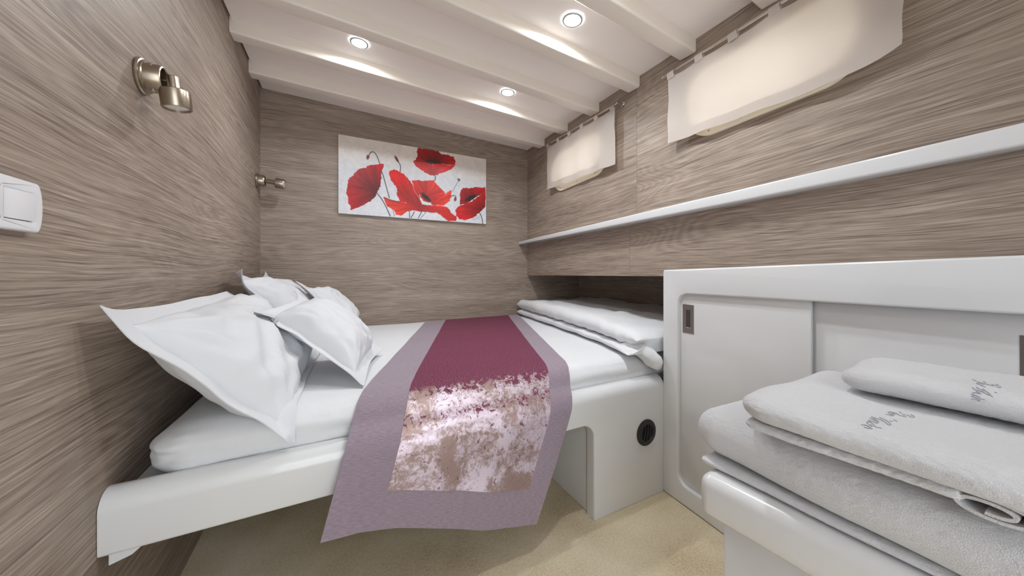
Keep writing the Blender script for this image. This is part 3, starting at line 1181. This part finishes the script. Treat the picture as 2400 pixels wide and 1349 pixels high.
for p_, q_ in zip(rows_, rows_[1:]):
    for a_, b_ in ((0, 2), (2, 4), (5, 3), (3, 1), (1, 0), (4, 5)):
        bm.faces.new((p_[a_], p_[b_], q_[b_], q_[a_]))
for e_ in (rows_[0], rows_[-1]):
    bm.faces.new((e_[0], e_[1], e_[3], e_[2])); bm.faces.new((e_[2], e_[3], e_[5], e_[4]))
from_bm('rolled_edge', bm, M['terry'], t2, 60)
t3 = towel('towel', (1.140, -2.262), (.10, -1), .34, .17, .713, .752, 3, 'smallest white towel lying on top of the stack, embroidered at the right', r=(.03, .04))

# embroidery: stroke paths found on the towels
STR2 = [[(750, 560), (850, 600), (1000, 640), (1130, 700), (1210, 780), (1260, 800), (1290, 770), (1250, 720), (1150, 650), (1050, 610), (980, 580)],
        [(700, 600), (800, 640), (900, 700), (950, 690), (850, 640), (780, 580)],
        [(650, 660), (780, 680), (860, 730), (930, 740), (900, 700)],
        [(630, 745), (640, 700), (720, 700), (800, 770), (870, 850), (920, 860), (1040, 885)],
        [(630, 740), (700, 790), (770, 830), (720, 780)],
        [(470, 790), (560, 790), (680, 830), (760, 900), (680, 860)], [(550, 850), (650, 890), (700, 890)],
        [(1140, 490), (1230, 510), (1310, 530), (1380, 520), (1240, 470), (1220, 430), (1300, 420), (1420, 490), (1330, 480)],
        [(1290, 430), (1400, 445), (1480, 480), (1560, 530), (1640, 545), (1740, 565)],
        [(1530, 430), (1600, 450)], [(1620, 500), (1700, 510)],
        [(1750, 510), (1800, 530), (1870, 575), (1960, 575), (1940, 540), (1860, 500)], [(1380, 650), (1470, 690)], [(1260, 680), (1350, 690)]]
STR3 = [[(540, 650), (560, 700), (680, 740), (850, 780), (960, 850), (1060, 900)], [(850, 780), (840, 730), (870, 700), (960, 770), (1050, 830), (1160, 950)],
        [(560, 800), (700, 840), (810, 850), (740, 810), (640, 770)], [(520, 880), (640, 900), (770, 960)],
        [(500, 930), (640, 970), (740, 1000), (820, 1010), (920, 1035)], [(480, 1010), (640, 1020), (780, 1080)], [(540, 940), (520, 860), (560, 820)],
        [(540, 400), (640, 440)], [(680, 470), (800, 500), (930, 530), (1050, 570), (1200, 600)], [(670, 520), (760, 560), (850, 600), (930, 640)],
        [(690, 510), (800, 530), (900, 560)], [(880, 460), (940, 490)], [(1150, 550), (1260, 590), (1370, 660), (1420, 630)], [(1280, 550), (1370, 590)],
        [(1240, 800), (1300, 820)], [(650, 640), (760, 710)]]


def embroider(ob, strokes, ox, oy, k):
    me = ob.data
    bv = BVHTree.FromPolygons([v.co for v in me.vertices], [tuple(p.vertices) for p in me.polygons])
    bm = bmesh.new()
    for st in strokes:
        st2 = []
        for a, b in zip(st, st[1:]):
            for f in np.linspace(0, 1, 4)[:-1]: st2.append((a[0] + (b[0] - a[0]) * f, a[1] + (b[1] - a[1]) * f))
        st2.append(st[-1])
        pts = []
        for x, y in st2:
            h = bv.ray_cast(CAM, ray(ox + x / k, oy + y / k).normalized())
            if h[0] is not None: pts.append(h[0] + Vector((0, 0, .0004)))
        if len(pts) > 2: tube_bm(pts, .0007, 6, bm)
    if len(bm.verts):
        from_bm('embroidery', bm, M['thread'], ob, 60)['label'] = 'grey blue embroidered script'


embroider(t2, STR2, 1980, 930, 12.0)
embroider(t3, STR3, 2240, 860, 13.49)


# ------------------------------------------------------------------ curtains and rods
def curtain(idx, s0, s1, zt0, zt1, zb0, zb1, off, tabs, label, rodlab, curl=0):
    ob = thing('curtain', hw((s0 + s1) / 2, off, (zt0 + zb0) / 2), label, 'curtain', 'cream tab curtains on the hull side')
    rod = thing('curtain_rod', hw((s0 + s1) / 2, off, (zt0 + zt1) / 2), rodlab, 'curtain rod', 'thin chrome curtain rods')

    def rz(s): return zt0 + (zt1 - zt0) * (s - s0) / (s1 - s0)
    from_bm('rod_tube', tube_bm([hw(s0 - .03, off, rz(s0 - .03)), hw(s1 + .03, off, rz(s1 + .03))], .0055, 12), M['chrome'], rod)
    for s in (s0 - .026, s1 + .026):
        bmb = tube_bm([hw(s, .0005, rz(s)), hw(s, off + .006, rz(s))], .006, 10)
        lathe_bm([(0, .014), (.003, .014), (.004, .008), (.004, 0)], hw(s, .0005, rz(s)), HN, 16, bmb)
        from_bm('bracket', bmb, M['chrome'], rod)
    ns, nz = 90, 26
    gap = .016
    bm = bmesh.new(); G = {}
    tabpos = [s0 + .014 + (s1 - s0 - .028) * i / (tabs - 1) for i in range(tabs)]
    step = (s1 - s0 - .028) / (tabs - 1)

    def cpt(f, g, k):
        s = s0 + (s1 - s0) * f
        near = abs(((s - tabpos[0]) / step + .5) % 1 - .5) * step
        dip = .006 * math.sin(math.pi * min(1, near / (step / 2)) / 2)
        zt = rz(s) - gap - dip
        zb = zb0 + (zb1 - zb0) * f
        z = zt + (zb - zt) * g
        o = off + .004 * math.sin(f * 23 + idx) * (.3 + g) + .007 * noise.noise(Vector((f * 6, g * 2, idx)))
        if curl and f > .72:
            q = (f - .72) / .28
            z += .03 * q ** 2 * g ** 3
            o += curl * q ** 2 * g
        s += .006 * noise.noise(Vector((g * 3, f * 2, idx + 5)))
        return hw(s, o - (.0012 if k else 0), z)
    for k in (0, 1):
        for i in range(ns + 1):
            for j in range(nz + 1):
                G[k, i, j] = bm.verts.new(cpt(i / ns, j / nz, k))
    for k in (0,):
        for i in range(ns):
            for j in range(nz):
                bm.faces.new((G[0, i, j], G[0, i + 1, j], G[0, i + 1, j + 1], G[0, i, j + 1]))
    for v in [G[1, i, j] for i in range(ns + 1) for j in range(nz + 1)]: bm.verts.remove(v)
    from_bm('cloth', bm, M['curtain'], ob, 80, recalc=False)
    # stitched hem: a doubled strip along the bottom, just behind the cloth
    bm = bmesh.new(); rows = []
    for i in range(ns + 1):
        f = i / ns
        rows.append([bm.verts.new(cpt(f, g, 0) - HN * .0015) for g in (.875, .93, .998)])
    for a, b in zip(rows, rows[1:]):
        for k in (0, 1): bm.faces.new((a[k], b[k], b[k + 1], a[k + 1]))
    from_bm('hem', bm, M['curtain'], ob, 80, recalc=False)
    for s in tabpos:
        bm = bmesh.new()
        path = [(off + .003, -gap - .008), (off + .0075, -.006), (off + .0065, .004), (off, .0078), (off - .0065, .004), (off - .0075, -.006), (off - .002, -gap - .008)]
        rr = []
        for o_, dz in path:
            rr.append([bm.verts.new(hw(s - .017, o_, rz(s) + dz)), bm.verts.new(hw(s + .017, o_, rz(s) + dz))])
        for a, b in zip(rr, rr[1:]): bm.faces.new((a[0], a[1], b[1], b[0]))
        from_bm('tab', bm, M['curtain'], ob, 80, recalc=False)
    return ob


curtain(1, .424, 1.159, 1.852, 1.806, 1.523, 1.491, .04, 6, 'small cream tab curtain nearest the painting, glowing with daylight', 'short chrome curtain rod over the small curtain')
curtain(2, 1.514, 2.222, 1.778, 1.760, 1.474, 1.436, .04, 6, 'large cream tab curtain at the upper right, daylight showing through', 'chrome curtain rod over the large curtain at upper right', curl=.01)


# ------------------------------------------------------------------ wall lamps
def sconce(y, z, jx, hdir, stem, label):
    t = thing('wall_lamp', (0, y, z), label, 'wall lamp', 'brushed nickel reading lamps')
    c = Vector((0.0005, y, z))
    from_bm('wall_plate', lathe_bm([(0, .041), (.004, .042), (.007, .040), (.008, .037), (.011, .037), (.013, .035), (.013, 0)], c, (1, 0, 0), 48), M['nickel'], t, 30)
    from_bm('cup', lathe_bm([(.012, .0335), (.036, .0325), (.041, .0305), (.042, .028), (.040, .0265), (.016, .0262), (.0145, 0)], c, (1, 0, 0), 48), M['nickel'], t, 30)
    for a in (.3, 2.4, 4.5):
        p = c + Vector((.024, .033 * math.sin(a + math.pi), .033 * math.cos(a + math.pi)))
        from_bm('screw', lathe_bm([(0, .0035), (.0025, .0035), (.003, .0018), (.002, 0)], p, (0, math.sin(a + math.pi), math.cos(a + math.pi)), 12), M['chrome'], t)
    hdv = Vector(hdir).normalized()
    j = c + Vector((jx, 0, .0))
    from_bm('arm', tube_bm([c + Vector((.0145, 0, 0)), j], .0058, 14), M['nickel'], t)
    s0 = j - hdv * .013
    from_bm('joint', lathe_bm([(0, 0), (0, .0118), (.001, .0125), (.012 + stem, .0125), (.012 + stem, 0)], s0, hdv, 28), M['nickel'], t, 30)
    h0 = s0 + hdv * (.012 + stem)
    from_bm('head', lathe_bm([(0, 0), (0, .0275), (.0015, .029), (.041, .029), (.043, .028), (.043, .025), (.038, .0245), (.038, 0)], h0, hdv, 48), M['nickel'], t, 30)
    from_bm('lens', lathe_bm([(.0382, .0243), (.040, .021), (.041, 0)], h0, hdv, 32), M['frost'], t, 60)


sconce(-1.386, 1.374, .0565, (.10, .05, -1), .022, 'nickel wall lamp nearest the camera, head turned down, high on left wall')
sconce(-.110, 1.440, .064, (1, -.10, -.13), .030, 'smaller looking nickel wall lamp by the wall corner, head pointing sideways')

# ------------------------------------------------------------------ light switch
sw = thing('light_switch', (0, -1.785, 1.0), 'white plastic light switch at the left edge of the picture', 'light switch')


def wl_(a, d, b): return Vector((d, a, b))


half = .070
arc_r = [(-1.785 + half * .89 + .011 * math.cos(t) , 1.0 + .0375 * math.sin(t)) for t in np.linspace(-math.pi / 2, math.pi / 2, 14)]
arc_l = [(-1.785 - half * .89 - .011 * math.cos(t), 1.0 + .0375 * math.sin(t)) for t in np.linspace(math.pi / 2, -math.pi / 2, 14)]
holes_sw = [[(-1.7835, .978), (-1.7305, .978), (-1.7305, 1.0205), (-1.7835, 1.0205)], [(-1.8395, .978), (-1.7865, .978), (-1.7865, 1.0205), (-1.8395, 1.0205)]]
from_bm('frame', plate_bm(arc_r + arc_l, holes_sw, .013, .0005, bevel_front=.0035, seg=4, mapf=wl_), M['plastic'], sw, 30)
for a0 in (-1.783, -1.839):
    def rk(x, d, z, a0=a0): return Vector((d + (x - a0) * .035, x, z))
    bmr = plate_bm([(a0, .9786), (a0 + .0522, .9786), (a0 + .0522, 1.0199), (a0, 1.0199)], [], .0135, .002, bevel_front=.001, seg=2, mapf=rk)
    from_bm('rocker', bmr, M['plastic'], sw, 30)


# ------------------------------------------------------------------ poppy painting
def painting():
    nu, nv = 440, 218
    X0, X1, Z0, Z1, Y0 = .420, 1.469, 1.300, 1.818, -.022
    k, ox, oz = 4.819, 760.0, 280.0

    def uv_of(x, y):
        p = on(ox + x / k, oz + y / k, (0, Y0, 0), (0, 1, 0))
        return ((p.x - X0) / (X1 - X0) * 2.025, (p.z - Z0) / (Z1 - Z0))      # square units
    U, V = np.meshgrid(np.linspace(0, 2.025, nu + 1), np.linspace(0, 1, nv + 1), indexing='ij')
    rng = np.random.RandomState(3)

    def vnoise(u, v, seed):
        r = np.random.RandomState(seed).rand(64, 64)
        iu = np.floor(u).astype(int); iv = np.floor(v).astype(int); fu = u - iu; fv = v - iv
        fu = fu * fu * (3 - 2 * fu); fv = fv * fv * (3 - 2 * fv)
        g = lambda a, b: r[a % 64, b % 64]
        return (g(iu, iv) * (1 - fu) + g(iu + 1, iv) * fu) * (1 - fv) + (g(iu, iv + 1) * (1 - fu) + g(iu + 1, iv + 1) * fu) * fv
    # ground: pale silver grey, warm wash along the top
    gr = vnoise(U * 26, V * 26, 1) * .5 + vnoise(U * 70, V * 70, 2) * .5
    warm = np.clip((V - .62 + .12 * vnoise(U * 3, V * 3, 5)) / .3, 0, 1)[..., None]
    base = np.array([214, 216, 222.]) * (1 - warm) + np.array([224, 215, 206.]) * warm
    img = base + (gr[..., None] - .5) * 20

    def inside(poly):
        m = np.zeros(U.shape, bool)
        n = len(poly)
        for i in range(n):
            x0, y0 = poly[i]; x1, y1 = poly[(i + 1) % n]
            if y0 == y1: continue
            c = ((V < y0) != (V < y1)) & (U < (x1 - x0) * (V - y0) / (y1 - y0) + x0)
            m ^= c
        return m

    def rough_edge(poly, amt, seed, sub=6):
        r = np.random.RandomState(seed); out = []
        for i in range(len(poly)):
            a = np.array(poly[i]); b = np.array(poly[(i + 1) % len(poly)])
            for f in np.arange(sub) / sub:
                p = a + (b - a) * f
                out.append(tuple(p + r.randn(2) * amt * (0 if f == 0 else 1)))
        return out

    def line(pts, w, col, alpha=1.):
        P = np.array([uv_of(*p) for p in pts])
        # smooth the stem through its points
        Q = [P[0]]
        for i in range(len(P) - 1):
            p0, p1, p2, p3 = P[max(i - 1, 0)], P[i], P[i + 1], P[min(i + 2, len(P) - 1)]
            for t in np.linspace(0, 1, 8)[1:]:
                Q.append(.5 * ((2 * p1) + (-p0 + p2) * t + (2 * p0 - 5 * p1 + 4 * p2 - p3) * t * t + (-p0 + 3 * p1 - 3 * p2 + p3) * t ** 3))
        d = np.full(U.shape, 9.)
        for a, b in zip(Q, Q[1:]):
            e = b - a; L = e @ e + 1e-9
            t = np.clip(((U - a[0]) * e[0] + (V - a[1]) * e[1]) / L, 0, 1)
            d = np.minimum(d, np.hypot(U - a[0] - t * e[0], V - a[1] - t * e[1]))
        cov = (np.clip((w - d) / .004 + .5, 0, 1) * alpha)[..., None]
        img[:] = img * (1 - cov) + np.array(col, float) * cov

    def petal(px, center, base_c, tip_c, dark_r, seed, rough=.004, streak=.22, nk=26):
        poly = rough_edge([uv_of(*p) for p in px], rough, seed)
        m = inside(poly)
        cu, cv = uv_of(*center)
        ang = np.arctan2(V - cv, U - cu); r = np.hypot(U - cu, V - cv)
        st = vnoise(ang * nk / 3.14 + 40, r * 4 + 10, seed) * .65 + vnoise(ang * nk / 1.3 + 40, r * 6 + 5, seed + 9) * .35
        f = np.clip(r / dark_r, 0, 1)[..., None]
        c = np.array(base_c, float) * (1 - f) + np.array(tip_c, float) * f
        c = c * (1 - streak + 2 * streak * st[..., None])
        c += (vnoise(U * 60, V * 60, seed + 3)[..., None] - .5) * 10
        img[m] = np.clip(c, 0, 255)[m]
        # thin light rim of bare ground
        return m

    def blob(center, a, b, rot, col, seed, soft=.3):
        cu, cv = uv_of(*center)
        sx = abs(uv_of(center[0] + 10, center[1])[0] - cu) / 10
        du, dv = (U - cu) / sx, (V - cv) / sx
        c, s = math.cos(math.radians(rot)), math.sin(math.radians(rot))
        x, y = du * c + dv * s, -du * s + dv * c
        q = np.hypot(x / a, y / b) + (vnoise(U * 55, V * 55, seed) - .5) * .5
        cov = np.clip((1 - q) / soft, 0, 1)[..., None]
        img[:] = img * (1 - cov) + np.array(col, float) * cov

    G1 = (62, 58, 62)
    # stems first, flowers over them
    line([(510, 395), (525, 372), (548, 364), (575, 380), (600, 425), (625, 492)], .0055, G1)
    line([(650, 590), (672, 655), (697, 745), (735, 885)], .0055, G1)
    line([(840, 480), (858, 515), (862, 545), (855, 592)], .0055, G1)
    line([(1248, 628), (1256, 655), (1250, 682)], .006, G1)
    line([(1510, 702), (1480, 755), (1450, 812)], .004, (120, 120, 126))
    line([(1490, 880), (1478, 862), (1460, 857), (1435, 866)], .0055, G1)
    line([(595, 830), (650, 900), (700, 990), (745, 1090)], .006, G1)
    line([(775, 1020), (785, 1060), (792, 1092)], .004, (130, 130, 138))
    line([(962, 1035), (965, 1108)], .005, G1)
    line([(1020, 1040), (980, 1108)], .005, G1)
    line([(1100, 1040), (1060, 1115)], .005, G1)
    line([(1150, 1045), (1085, 1118)], .004, (110, 110, 116))
    line([(1755, 1050), (1780, 1110), (1790, 1178)], .006, G1)
    for i in range(5):
        line([(1665 + i * 18, 1140 - i * 6), (1675 + i * 18, 1118 - i * 7), (1683 + i * 18, 1142 - i * 5)], .0025, (150, 150, 158), .7)
    # buds
    blob((490, 425), 20, 33, -15, (92, 28, 36), 11); blob((492, 432), 9, 16, -15, (140, 34, 40), 12)
    blob((820, 448), 17, 40, 28, (88, 48, 54), 13); blob((803, 420), 10, 18, 28, (168, 30, 34), 14)
    blob((1520, 682), 18, 20, 40, (110, 108, 116), 15)
    blob((1480, 900), 15, 27, -15, (98, 70, 66), 16); blob((1482, 905), 6, 14, -15, (150, 60, 60), 17)
    RED, DK, LT = (196, 22, 28), (92, 8, 14), (214, 26, 30)
    petal([(290, 1025), (300, 985), (268, 930), (270, 880), (248, 830), (262, 760), (268, 690), (290, 655), (320, 640), (345, 600), (375, 575), (410, 550), (465, 545),
           (500, 520), (530, 512), (600, 505), (640, 498), (672, 500), (665, 545), (648, 600), (640, 700), (632, 760), (600, 820), (560, 890), (480, 945), (400, 985)],
          (605, 810), (86, 10, 16), (196, 18, 26), .42, 21)
    petal([(1055, 318), (1045, 360), (1052, 420), (1005, 475), (1080, 500), (1480, 515), (1482, 470), (1460, 420), (1390, 395), (1320, 390), (1290, 355), (1200, 338)],
          (1235, 480), (96, 8, 14), (184, 12, 20), .30, 22)
    petal([(1005, 475), (1030, 520), (1080, 560), (1140, 600), (1200, 630), (1270, 628), (1340, 600), (1420, 570), (1470, 530), (1478, 512), (1400, 515), (1330, 492), (1220, 505), (1120, 480)],
          (1240, 640), (150, 22, 24), (206, 24, 30), .16, 23)
    blob((1235, 478), 100, 22, 3, (42, 16, 20), 24, .4)
    petal([(730, 620), (745, 575), (775, 560), (830, 575), (890, 610), (950, 670), (990, 720), (1060, 830), (1110, 960), (1080, 1000), (1000, 990), (930, 940), (855, 925), (822, 850), (826, 780), (770, 710)],
          (1050, 1000), (150, 20, 20), (204, 26, 24), .5, 25)
    petal([(985, 690), (1040, 682), (1100, 694), (1150, 690), (1240, 680), (1262, 722), (1310, 770), (1370, 830), (1330, 900), (1240, 950), (1120, 920), (1060, 830), (1010, 760)],
          (1150, 880), (170, 24, 20), (218, 40, 30), .26, 26, streak=.25)
    petal([(1438, 800), (1420, 800), (1380, 828), (1300, 890), (1200, 950), (1230, 968), (1360, 965), (1415, 920), (1435, 860)],
          (1190, 960), (176, 24, 22), (220, 52, 32), .28, 27)
    petal([(670, 872), (672, 890), (712, 985), (742, 996), (790, 1030), (810, 1075), (870, 1082), (930, 1040), (1000, 1025), (1100, 1037), (1120, 980), (1000, 960), (930, 938), (855, 925), (760, 905)],
          (1060, 985), (176, 22, 22), (226, 58, 28), .40, 28)
    petal([(1000, 960), (1060, 1035), (1200, 1052), (1270, 1050), (1320, 1082), (1350, 1110), (1400, 1146), (1490, 1146), (1495, 1098), (1442, 1060), (1390, 990), (1340, 975), (1230, 966), (1100, 960)],
          (1080, 985), (150, 16, 20), (214, 34, 28), .34, 29)
    blob((1150, 878), 78, 27, -40, (44, 14, 18), 30, .35)
    line([(1000, 740), (1020, 800), (1080, 900), (1115, 960)], .003, (238, 190, 180), .8)
    line([(1215, 972), (1300, 966), (1380, 985)], .003, (238, 190, 180), .6)
    line([(1330, 498), (1370, 508), (1450, 516)], .003, (236, 180, 176), .8)
    line([(675, 880), (760, 912), (850, 930)], .006, (80, 14, 18), .8)
    petal([(1530, 965), (1536, 880), (1530, 840), (1545, 795), (1575, 770), (1640, 778), (1720, 760), (1822, 766), (1822, 800), (1740, 860), (1600, 950)],
          (1650, 890), (110, 10, 16), (192, 18, 24), .26, 31)
    petal([(1822, 790), (1820, 985), (1760, 1042), (1690, 1100), (1600, 1136), (1530, 1125), (1490, 1085), (1480, 1022), (1510, 985), (1560, 962), (1650, 930), (1740, 870)],
          (1790, 1030), (110, 12, 18), (204, 20, 28), .36, 32)
    blob((1650, 888), 82, 27, 30, (46, 16, 20), 33, .35)
    bmx = bmesh.new()
    lay = bmx.verts.layers.float_color.new('paint')
    lin = np.where(img / 255 <= .04045, img / 255 / 12.92, ((np.clip(img, 0, 255) / 255 + .055) / 1.055) ** 2.4)
    g = [[None] * (nv + 1) for _ in range(nu + 1)]
    for i in range(nu + 1):
        for j in range(nv + 1):
            v = bmx.verts.new((X0 + (X1 - X0) * i / nu, Y0, Z0 + (Z1 - Z0) * j / nv))
            v[lay] = (*lin[i, j], 1)
            g[i][j] = v
    for i in range(nu):
        for j in range(nv):
            bmx.faces.new((g[i][j], g[i + 1][j], g[i + 1][j + 1], g[i][j + 1]))
    def wall(seq):
        back = []
        for v in seq:
            w = bmx.verts.new((v.co.x, -.001, v.co.z)); w[lay] = v[lay]; back.append(w)
        for k_ in range(len(seq) - 1): bmx.faces.new((seq[k_], back[k_], back[k_ + 1], seq[k_ + 1]))
    wall([g[i][0] for i in range(nu + 1)][::-1]); wall([g[i][nv] for i in range(nu + 1)])
    wall([g[0][j] for j in range(nv + 1)]); wall([g[nu][j] for j in range(nv + 1)][::-1])
    o = from_bm('painting', bmx, M['paint'], None, 30, recalc=False)
    tag(o, 'unframed canvas of red poppies hanging on the wood wall behind the bed', 'painting')


painting()
